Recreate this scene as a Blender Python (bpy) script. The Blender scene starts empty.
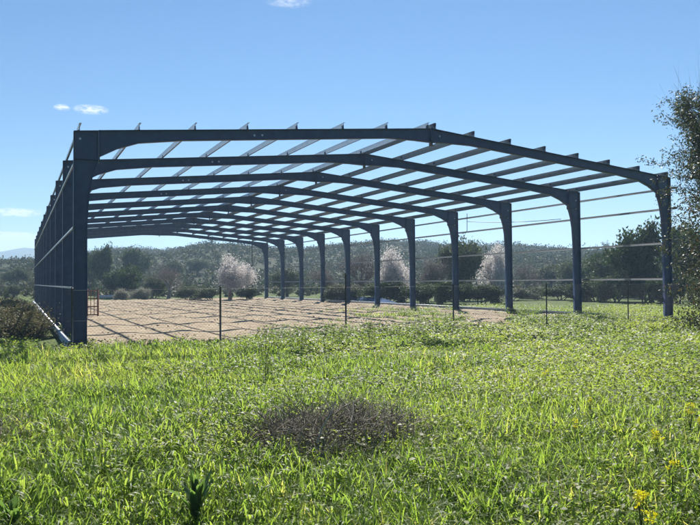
import bpy, bmesh, math, random
import numpy as np
from mathutils import Matrix, Vector

S = bpy.context.scene
C = S.collection
R = math.radians

# ------------------------------------------------------------------ camera
F_PX, YAW, PITCH, ROLL = 704.8, 0.4396, 0.02682, -0.007364      # for a 700 px wide picture
CAM = np.array([-1.358, -20.823, 1.780])

def cam_to_world(a, b, c):
    cr, sr = math.cos(ROLL), math.sin(ROLL)
    r, u = a*cr - b*sr, a*sr + b*cr
    cp, sp = math.cos(PITCH), math.sin(PITCH)
    f, u = c*cp - u*sp, c*sp + u*cp
    cy, sy = math.cos(YAW), math.sin(YAW)
    return np.array([r*cy + f*sy, -r*sy + f*cy, u])

def ray(px, py):
    return cam_to_world((px-350)/F_PX, (262.5-py)/F_PX, 1.0)

def at_depth(px, D):
    d = ray(px, 281.0); return CAM[:2] + d[:2]*D

def top_z(px, py, D):
    return CAM[2] + ray(px, py)[2]*D

def on_z(px, py, z=0.0):
    d = ray(px, py); t = (z-CAM[2])/d[2]; return CAM + d*t

def on_x(px, py, X):
    d = ray(px, py); t = (X-CAM[0])/d[0]; return CAM + d*t

def on_y(px, py, Y):
    d = ray(px, py); t = (Y-CAM[1])/d[1]; return CAM + d*t

cam = bpy.data.cameras.new('camera')
cam_o = bpy.data.objects.new('camera', cam); C.objects.link(cam_o)
rt, up, fw = cam_to_world(1, 0, 0), cam_to_world(0, 1, 0), cam_to_world(0, 0, 1)
M = Matrix.Identity(4)
for i in range(3):
    M[i][0], M[i][1], M[i][2], M[i][3] = rt[i], up[i], -fw[i], CAM[i]
cam_o.matrix_world = M
cam.sensor_width = 36.0
cam.lens = F_PX/700*36.0
cam.clip_start, cam.clip_end = 0.1, 20000
S.camera = cam_o

# ------------------------------------------------------------------ helpers
def tag(o, label=None, cat=None, group=None, kind=None):
    if label: o['label'] = label
    if cat: o['category'] = cat
    if group: o['group'] = group
    if kind: o['kind'] = kind
    return o

def empty(name, loc=(0, 0, 0), rz=0.0):
    o = bpy.data.objects.new(name, None); C.objects.link(o)
    o.location = loc; o.rotation_euler = (0, 0, rz); o.empty_display_size = 0.2
    return o

def link(name, me, mat=None, parent=None):
    if mat is not None and len(me.materials) == 0: me.materials.append(mat)
    o = bpy.data.objects.new(name, me); C.objects.link(o)
    if parent is not None: o.parent = parent
    return o

def quad_mesh(name, V, Q, tint=None, smooth=False):
    V = np.asarray(V, dtype=np.float32).reshape(-1, 3); Q = np.asarray(Q, dtype=np.int32).reshape(-1, 4)
    me = bpy.data.meshes.new(name)
    me.vertices.add(len(V)); me.vertices.foreach_set('co', V.ravel())
    me.loops.add(Q.size); me.loops.foreach_set('vertex_index', Q.ravel())
    me.polygons.add(len(Q))
    me.polygons.foreach_set('loop_start', np.arange(0, Q.size, 4, dtype=np.int32))
    if smooth: me.polygons.foreach_set('use_smooth', np.ones(len(Q), dtype=bool))
    if tint is not None:
        a = me.attributes.new('tint', 'FLOAT', 'POINT')
        a.data.foreach_set('value', np.asarray(tint, dtype=np.float32).ravel())
    me.update(calc_edges=True); me.validate()
    return me

def copy_tree(o, parent=None):
    c = o.copy(); C.objects.link(c)
    if parent is not None: c.parent = parent
    for ch in list(o.children): copy_tree(ch, c)
    return c

class QB:                       # collects quads
    def __init__(s): s.V = []; s.Q = []; s.T = []; s.n = 0
    def add(s, V, Q, t=0.5):
        V = np.asarray(V, float).reshape(-1, 3)
        s.V.append(V); s.Q.append(np.asarray(Q, int).reshape(-1, 4) + s.n)
        s.T.append(np.full(len(V), t) if np.isscalar(t) else np.asarray(t)); s.n += len(V)
    def box(s, lo, hi):
        x0, y0, z0 = lo; x1, y1, z1 = hi
        V = [(x0,y0,z0),(x1,y0,z0),(x1,y1,z0),(x0,y1,z0),(x0,y0,z1),(x1,y0,z1),(x1,y1,z1),(x0,y1,z1)]
        s.add(V, [(0,3,2,1),(4,5,6,7),(0,1,5,4),(1,2,6,5),(2,3,7,6),(3,0,4,7)])
    def tube(s, P, rad, sides=5, t=0.5, cap=True):
        P = np.asarray(P, float); n = len(P)
        rad = np.full(n, rad) if np.isscalar(rad) else np.asarray(rad)
        T = np.gradient(P, axis=0); T /= np.linalg.norm(T, axis=1)[:, None] + 1e-9
        ref = np.array([0, 0, 1.0]) if abs(T[0][2]) < .85 else np.array([1.0, 0, 0])
        A = np.cross(T, ref); A /= np.linalg.norm(A, axis=1)[:, None] + 1e-9
        B = np.cross(T, A)
        th = np.arange(sides)/sides*2*np.pi
        V = P[:, None, :] + rad[:, None, None]*(np.cos(th)[None, :, None]*A[:, None, :] + np.sin(th)[None, :, None]*B[:, None, :])
        V = V.reshape(-1, 3); Q = []
        for i in range(n-1):
            for j in range(sides):
                k = (j+1) % sides
                Q.append((i*sides+j, i*sides+k, (i+1)*sides+k, (i+1)*sides+j))
        if cap and sides == 4:
            Q.append((0, 1, 2, 3)); Q.append(((n-1)*4+3, (n-1)*4+2, (n-1)*4+1, (n-1)*4))
        s.add(V, Q, t)
    def build(s, name, mat, parent=None, smooth=False):
        me = quad_mesh(name, np.concatenate(s.V), np.concatenate(s.Q), np.concatenate(s.T), smooth)
        return link(name, me, mat, parent)

# value noise -----------------------------------------------------------
_tab = np.random.RandomState(7).rand(256, 256)
def vnoise(x, y):
    x = np.asarray(x, float); y = np.asarray(y, float)
    xi = np.floor(x).astype(int); yi = np.floor(y).astype(int)
    fx = x-xi; fy = y-yi; fx = fx*fx*(3-2*fx); fy = fy*fy*(3-2*fy)
    g = lambda a, b: _tab[a & 255, b & 255]
    return (g(xi, yi)*(1-fx)+g(xi+1, yi)*fx)*(1-fy) + (g(xi, yi+1)*(1-fx)+g(xi+1, yi+1)*fx)*fy
def fbm(x, y, o=4):
    s = 0; a = .5; t = 0
    for i in range(o):
        s = s + a*vnoise(x*2**i+17.3*i, y*2**i+5.1*i); t += a; a *= .5
    return s/t
def sstep(a, b, x):
    t = np.clip((np.asarray(x, float)-a)/(b-a), 0, 1); return t*t*(3-2*t)

# ------------------------------------------------------------------ materials
def new_mat(name):
    m = bpy.data.materials.new(name); m.use_nodes = True
    nt = m.node_tree; nt.nodes.clear()
    out = nt.nodes.new('ShaderNodeOutputMaterial')
    return m, nt, out

def N(nt, t, **kw):
    n = nt.nodes.new(t)
    for k, v in kw.items(): setattr(n, k, v)
    return n

def ramp(nt, cols, pos):
    r = N(nt, 'ShaderNodeValToRGB'); e = r.color_ramp.elements
    while len(e) < len(cols): e.new(0.5)
    for i, (c, p) in enumerate(zip(cols, pos)):
        e[i].position = p; e[i].color = (*c, 1)
    return r

def solid(name, c1, c2, rough=.6, metal=0., scale=6., spec=.5, bump=0., detail=4.):
    m, nt, out = new_mat(name)
    p = N(nt, 'ShaderNodeBsdfPrincipled')
    tc = N(nt, 'ShaderNodeTexCoord'); nz = N(nt, 'ShaderNodeTexNoise')
    nz.inputs['Scale'].default_value = scale; nz.inputs['Detail'].default_value = detail
    nt.links.new(tc.outputs['Object'], nz.inputs['Vector'])
    r = ramp(nt, [c1, c2], [.35, .65]); nt.links.new(nz.outputs['Fac'], r.inputs['Fac'])
    nt.links.new(r.outputs['Color'], p.inputs['Base Color'])
    p.inputs['Roughness'].default_value = rough; p.inputs['Metallic'].default_value = metal
    p.inputs['Specular IOR Level'].default_value = spec
    if bump:
        b = N(nt, 'ShaderNodeBump'); b.inputs['Strength'].default_value = bump; b.inputs['Distance'].default_value = .02
        nt.links.new(nz.outputs['Fac'], b.inputs['Height']); nt.links.new(b.outputs['Normal'], p.inputs['Normal'])
    nt.links.new(p.outputs[0], out.inputs['Surface'])
    return m

def leafy(name, cols, pos, trans=(.15, .25, .03), tfac=.4, rough=.5, spec=.4):
    """leaf material: per-leaf tint picks the colour, light shines through"""
    m, nt, out = new_mat(name)
    at = N(nt, 'ShaderNodeAttribute'); at.attribute_name = 'tint'
    r = ramp(nt, cols, pos); nt.links.new(at.outputs['Fac'], r.inputs['Fac'])
    p = N(nt, 'ShaderNodeBsdfPrincipled'); p.inputs['Roughness'].default_value = rough
    p.inputs['Specular IOR Level'].default_value = spec
    nt.links.new(r.outputs['Color'], p.inputs['Base Color'])
    t = N(nt, 'ShaderNodeBsdfTranslucent')
    mx = N(nt, 'ShaderNodeMix', data_type='RGBA', blend_type='MULTIPLY'); mx.inputs[0].default_value = 1
    nt.links.new(r.outputs['Color'], mx.inputs[6]); mx.inputs[7].default_value = (*trans, 1)
    nt.links.new(mx.outputs[2], t.inputs['Color'])
    ms = N(nt, 'ShaderNodeMixShader'); ms.inputs[0].default_value = tfac
    nt.links.new(p.outputs[0], ms.inputs[1]); nt.links.new(t.outputs[0], ms.inputs[2])
    nt.links.new(ms.outputs[0], out.inputs['Surface'])
    return m

STEEL = solid('navy_steel_paint', (.018, .036, .086), (.031, .056, .118), rough=.42, scale=3.5)
GALV = solid('galvanised_steel', (.36, .39, .42), (.47, .50, .53), rough=.40, metal=.7, scale=22)
PURLIN = solid('slate_primed_steel', (.10, .145, .20), (.135, .185, .245), rough=.42, metal=.15, scale=7)
GALV_DARK = solid('weathered_galvanised', (.16, .18, .20), (.24, .26, .28), rough=.5, metal=.5, scale=18)
CONCRETE = solid('sill_concrete', (.42, .43, .43), (.55, .55, .54), rough=.8, scale=5, bump=.3)
RUST = solid('rusty_steel', (.16, .055, .03), (.25, .10, .055), rough=.8, scale=14)
POSTM = solid('fence_post_steel', (.035, .045, .045), (.06, .07, .068), rough=.6, scale=9)
PALE = solid('pale_plank', (.40, .38, .33), (.55, .53, .48), rough=.8, scale=8)
BARK = solid('grey_brown_bark', (.06, .05, .042), (.13, .11, .095), rough=.9, scale=9, bump=.5)
BARK_PALE = solid('pale_grey_bark', (.15, .13, .12), (.26, .235, .22), rough=.9, scale=9, bump=.4)
CABLE = solid('dark_cable', (.02, .022, .025), (.035, .037, .04), rough=.6)

GRASS = leafy('grass_blades', [(.052, .090, .017), (.102, .154, .029), (.155, .190, .038), (.28, .25, .10)],
              [.0, .45, .86, 1.0], trans=(3.1, 3.15, 1.9), tfac=.54, rough=.52, spec=.2)
WEED = leafy('weed_leaves', [(.048, .074, .016), (.095, .126, .026), (.140, .160, .034)], [0, .5, 1],
             trans=(3.1, 3.2, 1.9), tfac=.54, rough=.5, spec=.22)
HERB = leafy('herb_leaves', [(.056, .096, .020), (.100, .150, .031), (.158, .198, .048)], [0, .5, 1], trans=(2.9, 2.85, 1.7), tfac=.54, rough=.46, spec=.24)
DOCK = leafy('dock_leaves', [(.06, .105, .035), (.10, .15, .055)], [0, 1], trans=(2.2, 2.3, 1.2), tfac=.48, rough=.38, spec=.6)
DRYTWIG = leafy('dry_twigs', [(.13, .112, .085), (.25, .22, .17), (.46, .42, .34)], [0, .6, 1], trans=(1, 1, 1), tfac=.08, rough=.8, spec=.2)
DEADLEAF = leafy('bramble_leaves', [(.09, .075, .05), (.19, .165, .11), (.10, .13, .045)], [0, .5, 1], trans=(1.2, 1.2, .8), tfac=.25, rough=.7, spec=.2)
EVERGREEN = leafy('evergreen_leaves', [(.024, .037, .018), (.043, .061, .030), (.070, .088, .044)], [0, .5, 1], trans=(1.3, 1.5, .8), tfac=.28, rough=.65, spec=.12)
OLIVE = leafy('olive_leaves', [(.045, .058, .035), (.075, .092, .054), (.115, .128, .08)], [0, .5, 1], trans=(1.2, 1.3, .9), tfac=.25, rough=.65, spec=.12)
NEARLEAF = leafy('narrow_green_leaves', [(.030, .038, .020), (.056, .064, .034), (.10, .105, .06), (.12, .05, .035)], [0, .5, .9, .97], trans=(1.3, 1.4, .8), tfac=.3, rough=.5, spec=.22)
BLOSSOM = leafy('pale_blossom', [(.50, .47, .455), (.66, .63, .615), (.78, .755, .745)], [0, .5, 1], trans=(1, .98, .96), tfac=.4, rough=.7, spec=.2)
PALEBUSH = leafy('pale_bush_flowers', [(.10, .12, .06), (.26, .26, .20), (.50, .48, .44)], [0, .5, 1], trans=(1, 1, .95), tfac=.3, rough=.7, spec=.2)
BUDS = leafy('grey_twig_buds', [(.10, .085, .075), (.17, .145, .135), (.34, .30, .29)], [0, .7, 1], trans=(1, 1, 1), tfac=.2, rough=.8, spec=.2)
SCRUB = leafy('hillside_scrub', [(.030, .042, .018), (.056, .065, .030), (.100, .092, .052)], [0, .5, 1], trans=(1.2, 1.3, .8), tfac=.2, rough=.7, spec=.2)
PETAL = leafy('yellow_petals', [(.70, .62, .02), (.80, .74, .05)], [0, 1], trans=(1, 1, .6), tfac=.4, rough=.6, spec=.2)
STALK = leafy('flower_stalk', [(.05, .085, .02), (.08, .12, .03)], [0, 1], trans=(1.2, 1.4, .7), tfac=.2)

# ------------------------------------------------------------------ terrain
W, BAY, NF, EAVE, RISE = 23.14, 5.219, 11, 6.0, 1.052
SLOPE = RISE/(W/2)
ridge_px = np.array([-160, 0, 36, 80, 110, 140, 165, 190, 205, 225, 250, 275, 310, 345, 380, 402, 430, 470, 540, 600, 700, 860])
ridge_py = np.array([270, 268, 266, 258, 253, 252.5, 254, 249, 247.5, 248.5, 251, 254, 256, 253, 248, 248, 251, 252.5, 255, 256, 259, 262])
ridge_az = YAW + np.arctan((ridge_px-350)/F_PX)
ridge_el = np.array([ray(a, b)[2]/math.hypot(*ray(a, b)[:2]) for a, b in zip(ridge_px, ridge_py)])

def terrain(x, y):
    dx, dy = np.asarray(x, float)-CAM[0], np.asarray(y, float)-CAM[1]
    r = np.hypot(dx, dy); az = np.arctan2(dx, dy)
    el = np.interp(az, ridge_az, ridge_el)
    RD = 300.0
    zr = CAM[2] + el*RD
    behind = sstep(1.9, 1.4, np.abs(az-YAW))
    h = zr*sstep(95, RD, r)*behind
    h = h + .022*np.clip(r-84, 0, 120)*behind*(1-sstep(150, 300, r))
    h = h*(1-.6*sstep(330, 900, r))
    und = (fbm(np.asarray(x)/38., np.asarray(y)/38., 3)-.5)
    h = h + und*sstep(100, 180, r)*7*(1-.75*sstep(240, 290, r))
    micro = (fbm(np.asarray(x)/1.7, np.asarray(y)/1.7, 3)-.5)*.10*sstep(30, 24, r)*sstep(-1.5, -3.5, y)
    return h + micro

def dirt_mask(x, y):
    x = np.asarray(x, float); y = np.asarray(y, float)
    n = fbm(x/1.6+40, y/1.6+9, 3)-.5
    front = -0.35 + sstep(14.5, 19, x)*4.5 + n*1.3
    m = sstep(0, .5, y-front)*sstep(0, .6, x-.05+n*.6)*sstep(0, .8, 24.3-x+n*1.4)*sstep(0, 1, 57.5-y+n*3)
    patch = sstep(.50, .62, fbm(x/2.3+3, y/2.3+71, 3))*sstep(13, 19, x)*sstep(22, 8, y)
    return np.clip(m-patch, 0, 1)

nr, na = 230, 300
rr = np.concatenate([[0.0], np.geomspace(1.2, 2100, nr-1)])
aa = YAW + np.concatenate([np.linspace(-.75, .75, na-70, endpoint=False), np.linspace(.75, 2*np.pi-.75, 70, endpoint=False)])
RRg, AAg = np.meshgrid(rr, aa, indexing='ij')
gx, gy = CAM[0]+RRg*np.sin(AAg), CAM[1]+RRg*np.cos(AAg)
gz = terrain(gx, gy)
V = np.stack([gx, gy, gz], -1).reshape(-1, 3)
ii, jj = np.meshgrid(np.arange(nr-1), np.arange(na), indexing='ij'); kk = (jj+1) % na
Q = np.stack([ii*na+jj, (ii+1)*na+jj, (ii+1)*na+kk, ii*na+kk], -1).reshape(-1, 4)

def ground_mat():
    m, nt, out = new_mat('field_ground')
    geo = N(nt, 'ShaderNodeNewGeometry')
    p = N(nt, 'ShaderNodeBsdfPrincipled'); p.inputs['Roughness'].default_value = .95; p.inputs['Specular IOR Level'].default_value = .1
    def noise(scale, det=5.):
        n = N(nt, 'ShaderNodeTexNoise'); n.inputs['Scale'].default_value = scale; n.inputs['Detail'].default_value = det
        nt.links.new(geo.outputs['Position'], n.inputs['Vector']); return n
    n1, n2, n3 = noise(.05, 6), noise(1.3, 6), noise(.012, 4)
    a = ramp(nt, [(.045, .065, .018), (.075, .105, .028), (.10, .12, .04)], [.3, .5, .7]); nt.links.new(n2.outputs['Fac'], a.inputs['Fac'])
    b = ramp(nt, [(.022, .031, .014), (.033, .041, .020), (.048, .050, .030)], [.35, .5, .68]); nt.links.new(n1.outputs['Fac'], b.inputs['Fac'])
    # steeper, higher ground carries dry scrub, low ground carries grass
    sx = N(nt, 'ShaderNodeSeparateXYZ'); nt.links.new(geo.outputs['Position'], sx.inputs[0])
    mr = N(nt, 'ShaderNodeMapRange'); mr.inputs[1].default_value = .12; mr.inputs[2].default_value = .7
    nt.links.new(sx.outputs['Z'], mr.inputs[0])
    mx = N(nt, 'ShaderNodeMix', data_type='RGBA'); nt.links.new(mr.outputs[0], mx.inputs[0])
    nt.links.new(a.outputs['Color'], mx.inputs[6]); nt.links.new(b.outputs['Color'], mx.inputs[7])
    nt.links.new(mx.outputs[2], p.inputs['Base Color'])
    bp = N(nt, 'ShaderNodeBump'); bp.inputs['Strength'].default_value = .6; bp.inputs['Distance'].default_value = .08
    nt.links.new(n2.outputs['Fac'], bp.inputs['Height']); nt.links.new(bp.outputs['Normal'], p.inputs['Normal'])
    nt.links.new(p.outputs[0], out.inputs['Surface'])
    return m
ground = link('ground', quad_mesh('ground', V, Q, smooth=True), ground_mat())
tag(ground, 'green field rising to low scrub covered hills', 'ground', kind='structure')

# far mountain
mpx = np.linspace(-420, 420, 90)
mpy = np.interp(mpx, [-420, -250, -120, -40, 0, 12, 26, 40, 62, 100, 160, 240, 420], [262, 258, 260, 256, 252, 249.5, 247.2, 249.5, 252, 256, 262, 270, 279])
RM = 1500.
MV = []
prof = np.linspace(-1, 1, 17)
for a, b in zip(mpx, mpy):
    d = ray(a, b); h = math.hypot(d[0], d[1]); el = d[2]/h
    top = CAM[2]+el*RM
    for q in prof:
        rad = RM + q*340
        wob = 1 + .25*(fbm(a/40+3, q*2.2+7, 3)-.5)*(1-abs(q))*(abs(q) > .01)
        z = top*(1-abs(q)**1.15)*wob - 2*abs(q)
        MV.append((CAM[0]+d[0]/h*rad, CAM[1]+d[1]/h*rad, z))
MQ = [(i*17+j, i*17+j+1, (i+1)*17+j+1, (i+1)*17+j) for i in range(89) for j in range(16)]
MOUNT = solid('far_mountain_scrub', (.05, .06, .035), (.10, .10, .065), rough=.95, scale=.01, spec=.1)
tag(link('mountain', quad_mesh('mountain', MV, MQ, smooth=True), MOUNT), 'distant hazy blue mountain beyond the left end of the frame', 'mountain', kind='structure')

# bare soil pad under the frame
px_, py_ = np.arange(-1.6, 26, .11), np.arange(-2.2, 60, .13)
PX, PY = np.meshgrid(px_, py_, indexing='ij')
dm = dirt_mask(PX, PY)
hz = .030*fbm(PX/.9, PY/.9, 3) + 0.065*(fbm(PX/.30+9, PY/.36, 3)-.42)*sstep(.30, .6, fbm(PX/1.8, PY/1.8+30, 2)) + .03*np.sin((PX+.4*fbm(PX/2, PY/3, 2))*2*np.pi/1.9)
PZ = np.where(dm > 0, .012 + np.clip(hz, -.01, 1), .0) - (1-dm)*.12
V = np.stack([PX, PY, PZ], -1).reshape(-1, 3)
nx, ny = PX.shape
ii, jj = np.meshgrid(np.arange(nx-1), np.arange(ny-1), indexing='ij')
Q = np.stack([ii*ny+jj, (ii+1)*ny+jj, (ii+1)*ny+jj+1, ii*ny+jj+1], -1).reshape(-1, 4)
keep = (dm.reshape(-1)[Q].max(1) > 0)
SOIL = solid('bare_soil', (.185, .142, .094), (.335, .27, .185), rough=.95, scale=2.6, spec=.15, bump=.8, detail=9)
tag(link('dirt_pad', quad_mesh('dirt_pad', V, Q[keep], smooth=True), SOIL), 'levelled brown bare soil pad inside the steel frame', 'ground', kind='structure')

# loose clods on the soil
rng = np.random.RandomState(66)
nc = 4500
x = rng.uniform(0, 24, nc); y = -.6 + 50*rng.rand(nc)**1.6
ok = (dirt_mask(x, y) > .9) & (rng.rand(nc) < .15+1.1*sstep(.42, .62, fbm(x/1.8, y/2.6+30, 3)))
x, y = x[ok], y[ok]; m = len(x)
sz = rng.uniform(.012, .032, m)*np.where(rng.rand(m) < .06, 1.9, 1)
zz = PZ[np.clip(((x+1.6)/.11).round().astype(int), 0, nx-1), np.clip(((y+2.2)/.13).round().astype(int), 0, ny-1)]
box = np.array([(-1,-1,-.5),(1,-1,-.5),(1,1,-.5),(-1,1,-.5),(-.6,-.6,.7),(.6,-.6,.7),(.6,.6,.7),(-.6,.6,.7)], float)
V = box[None]*sz[:, None, None]*rng.uniform(.6, 1.3, (m, 8, 3)); a = rng.uniform(0, 6.28, m)[:, None]
V = np.stack([V[..., 0]*np.cos(a)-V[..., 1]*np.sin(a), V[..., 0]*np.sin(a)+V[..., 1]*np.cos(a), V[..., 2]], -1) + np.stack([x, y, zz+.006], -1)[:, None, :]
Q = np.arange(m)[:, None, None]*8 + np.array([(4,5,6,7),(0,1,5,4),(1,2,6,5),(2,3,7,6),(3,0,4,7)])[None]
tag(link('soil_clods', quad_mesh('soil_clods', V.reshape(-1, 3), Q.reshape(-1, 4)), SOIL), 'loose clods of dry earth scattered over the soil pad', 'soil clods', kind='stuff')

# ------------------------------------------------------------------ steel building
BLD = empty('steel_building', (0, 0, 0))
tag(BLD, 'unclad navy blue steel portal frame shed with galvanised purlins standing on bare soil', 'steel frame')

def mir(P, m):
    return [(W-x, z) for x, z in P] if m else P

def strip(b, P, th, y0, y1, side):
    """plate of thickness th along polyline P (x,z); side = +1/-1 picks the side it thickens to"""
    P = np.asarray(P, float); T = np.gradient(P, axis=0)
    d = np.diff(P, axis=0); d /= np.linalg.norm(d, axis=1)[:, None]
    n = np.stack([-d[:, 1], d[:, 0]], -1)
    nv = np.vstack([n[:1], n[:-1]+n[1:], n[-1:]]); nv /= np.linalg.norm(nv, axis=1)[:, None]
    O = P + nv*th*side
    k = len(P); V = []
    for (x, z), (u, w) in zip(P, O):
        V += [(x, y0, z), (x, y1, z), (u, y1, w), (u, y0, w)]
    Q = []
    for i in range(k-1):
        a, c = i*4, (i+1)*4
        for j in range(4): Q.append((a+j, a+(j+1) % 4, c+(j+1) % 4, c+j))
    Q += [(0, 1, 2, 3), ((k-1)*4+3, (k-1)*4+2, (k-1)*4+1, (k-1)*4)]
    b.add(V, Q)

def web(b, A, B, y, t=.009):
    k = len(A)
    for s in (-1, 1):
        V = [(x, y+s*t/2, z) for x, z in A] + [(x, y+s*t/2, z) for x, z in B]
        b.add(V, [(i, i+1, k+i+1, k+i) for i in range(k-1)])

purlin_x = [.16 + k*(11.43-.16)/7 for k in range(8)]
HW = .095                                    # half flange width
def portal(i):
    y = i*BAY
    fr = empty('portal_frame', (0, y, 0)); fr.parent = BLD
    for m in (0, 1):
        sg = -1 if m else 1
        cz = [.03, 3.4, 4.3, 4.75, 5.0, 5.18]
        co = mir([(0, z) for z in cz]+[(0, 5.985)], m)
        ci = mir(list(zip([.36, .36, .42, .50, .575, .65], cz))+[(.65, 6.04)], m)
        b = QB()
        web(b, [(x+sg*.006, z) for x, z in co], [(x-sg*.006, z) for x, z in ci], 0)
        strip(b, co, .014, -HW, HW, -sg); strip(b, ci, .014, -HW, HW, sg)
        cap = mir([(-.0, 5.999), (.668, 6.060)], m); strip(b, cap, .014, -HW-.002, HW+.002, -sg)
        # knee stiffener
        stf = mir([(.016, 5.22), (.634, 5.22)], m)
        for s in (-1, 1):
            q = QB(); y0, y1 = (.006, HW-.006) if s > 0 else (-HW+.006, -.006)
            strip(b, stf, .012, y0, y1, sg)
        b.build('column', STEEL, fr)
        b = QB()
        x0, x1 = (-.05, .42) if not m else (W-.42, W+.05)
        b.box((x0, -.16, .004), (x1, .16, .029))
        for bx in (x0+.05, x1-.05):
            for by in (-.12, .12): b.box((bx-.018, by-.018, .029), (bx+.018, by+.018, .075))
        b.build('base_plate', GALV_DARK, fr)
        rx = [.685, 1.15, 1.75, 3.0, 9.9, 10.9, W/2-.016]
        dep = [.74, .53, .37, .315, .315, .40, .48]
        tp = [(x, 6.006+SLOPE*x) for x in rx]; bt = [(x, 6.006+SLOPE*x-dd) for x, dd in zip(rx, dep)]
        b = QB()
        tpm, btm = mir(tp, m), mir(bt, m)
        web(b, [(x, z-.006) for x, z in tpm], [(x, z+.006) for x, z in btm], 0)
        strip(b, tpm, .014, -HW, HW, -sg); strip(b, btm, .014, -HW, HW, sg)
        # end plates at knee and ridge
        e = .666 if not m else W-.666
        b.box((min(e, e+sg*.018), -HW-.004, 5.16), (max(e, e+sg*.018), HW+.004, 6.075))
        e = W/2-sg*.0005
        b.box((min(e, e-sg*.016), -HW-.004, 6.006+RISE-.60), (max(e, e-sg*.016), HW+.004, 6.006+RISE+.03))
        # purlin cleats welded on the top flange
        for pxx in purlin_x:
            z = 6.006+SLOPE*pxx; xx = W-pxx if m else pxx
            c = xx - sg*.012
            b.box((c-.004, -.07, z-.004), (c+.004, .07, z+.17))
        b.build('rafter', STEEL, fr)
    # bright bolt heads that show on the webs
    for (bx, bz) in ((.17, 5.80), (5.2, 6.30), (5.45, 6.325), (W/2+.35, 6.82), (W-.2, 5.6), (W-.2, 5.2)):
        if i < 4:
            b = QB(); b.tube([(bx, -.012-.018, bz), (bx, -.0045, bz)], .034, 8)
            th = np.arange(8)/8*2*np.pi
            Vd = [(bx+.034*math.cos(t), -.030, bz+.034*math.sin(t)) for t in th]
            b.add(Vd, [(0, 1, 2, 3), (0, 3, 4, 7), (4, 5, 6, 7)])
            b.build('bolt', GALV, fr)
    return fr
for i in range(NF): portal(i)

def zsec(m, x, z):
    """Z purlin profile, standing on the rafter"""
    t = .005; h = .20; f = .062
    sg = -1 if m else 1
    P = [(-f, 0), (0, 0), (0, h-t), (f, h-t), (f, h), (-t, h), (-t, t), (-f, t)]
    ca, sa = math.cos(math.atan(SLOPE)), math.sin(math.atan(SLOPE))
    P = [(a*ca-b*sa, a*sa+b*ca) for a, b in P]
    P = [(x+a, z+b) for a, b in P]
    return mir(P, m)

def extrude(b, P, y0, y1, caps):
    k = len(P)
    V = [(x, y0, z) for x, z in P]+[(x, y1, z) for x, z in P]
    b.add(V, [(j, (j+1) % k, k+(j+1) % k, k+j) for j in range(k)] + [tuple(c) for c in caps] + [tuple(k+q for q in c[::-1]) for c in caps])

YE = (NF-1)*BAY
for m in (0, 1):
    for pxx in purlin_x:
        b = QB(); P = zsec(m, pxx, 6.006+SLOPE*pxx+.003)
        extrude(b, P, -.10, YE+.10, [(0, 1, 6, 7), (1, 2, 5, 6), (2, 3, 4, 5)])
        b.build('purlin', PURLIN, BLD)
def csec(x, z, out, h=.085, f=.055):
    t = .005
    P = [(0, -h/2), (f, -h/2), (f, h/2), (0, h/2), (0, h/2-t), (f-t, h/2-t), (f-t, -h/2+t), (0, -h/2+t)]
    return [(x+out*a, z+c) for a, c in P]
for z in (1.66, 3.30, 5.02):
    b = QB(); extrude(b, csec(-.004, z, -1, .05, .035), -.32, YE+.25, [(0, 1, 6, 7), (1, 2, 5, 6), (2, 3, 4, 5)]); b.build('girt', GALV, BLD)
for z in (1.78, 3.28, 4.71, 5.55):
    b = QB(); extrude(b, csec(W+.004, z, 1), -.34, YE+.25, [(0, 1, 6, 7), (1, 2, 5, 6), (2, 3, 4, 5)]); b.build('girt', GALV, BLD)
for x0, x1 in ((-.19, -.055), (W+.055, W+.17)):
    b = QB(); b.box((x0, -.15, .135), (x1, YE+.2, .20)); b.box((x0+.03, -.14, -.15), (x1-.03, YE+.19, .1345)); b.build('sill_beam', GALV, BLD)

# ------------------------------------------------------------------ wire fence along the front
FY = -1.12
FEN = empty('wire_fence', (3.83, FY, 0))
tag(FEN, 'chain link fence on thin dark posts running across the front of the steel frame', 'fence')
for k in range(-2, 8):
    x = 3.83 + 3.925*k
    hgt = 2.02 if k == 1 else 1.66
    b = QB(); b.tube([(x-3.83, 0, -.2), (x-3.83, 0, hgt)], .028, 4)
    b.tube([(x-3.83, 0, hgt-.004), (x-3.83, 0, hgt+.03)], [.034, .020], 4)
    b.build('post', POSTM, FEN)
b = QB()
x0, x1, z0, z1 = -7.9, 27.6, .05, 1.60
pitch = .095; n = int((x1-x0)/pitch)
yw = -.034
for k in range(-int((z1-z0)/pitch)-1, n):
    for s in (1, -1):
        xa = x0+k*pitch if s > 0 else x0+k*pitch+(z1-z0)
        xb = xa+s*(z1-z0)
        pa, pb = np.array([xa, yw+s*.0018, z0]), np.array([xb, yw+s*.0018, z1])
        lo, hi = x0, x1
        def clip(p, q):
            d = q[0]-p[0]; t0, t1 = sorted(((lo-p[0])/d, (hi-p[0])/d)); t0, t1 = max(0, t0), min(1, t1)
            return (p+(q-p)*t0, p+(q-p)*t1) if t1 > t0 else None
        c = clip(pa, pb)
        if c: b.tube(c, .0016, 3)
for z in (z0, .8, z1): b.tube([(x0, yw, z), (x1, yw, z)], .0022, 3)
b.build('chain_link', POSTM, FEN)

# ------------------------------------------------------------------ small things about the site
def place(px, D, zoff=0.):
    x, y = at_depth(px, D); return (float(x), float(y), float(terrain(x, y))+zoff)

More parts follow.
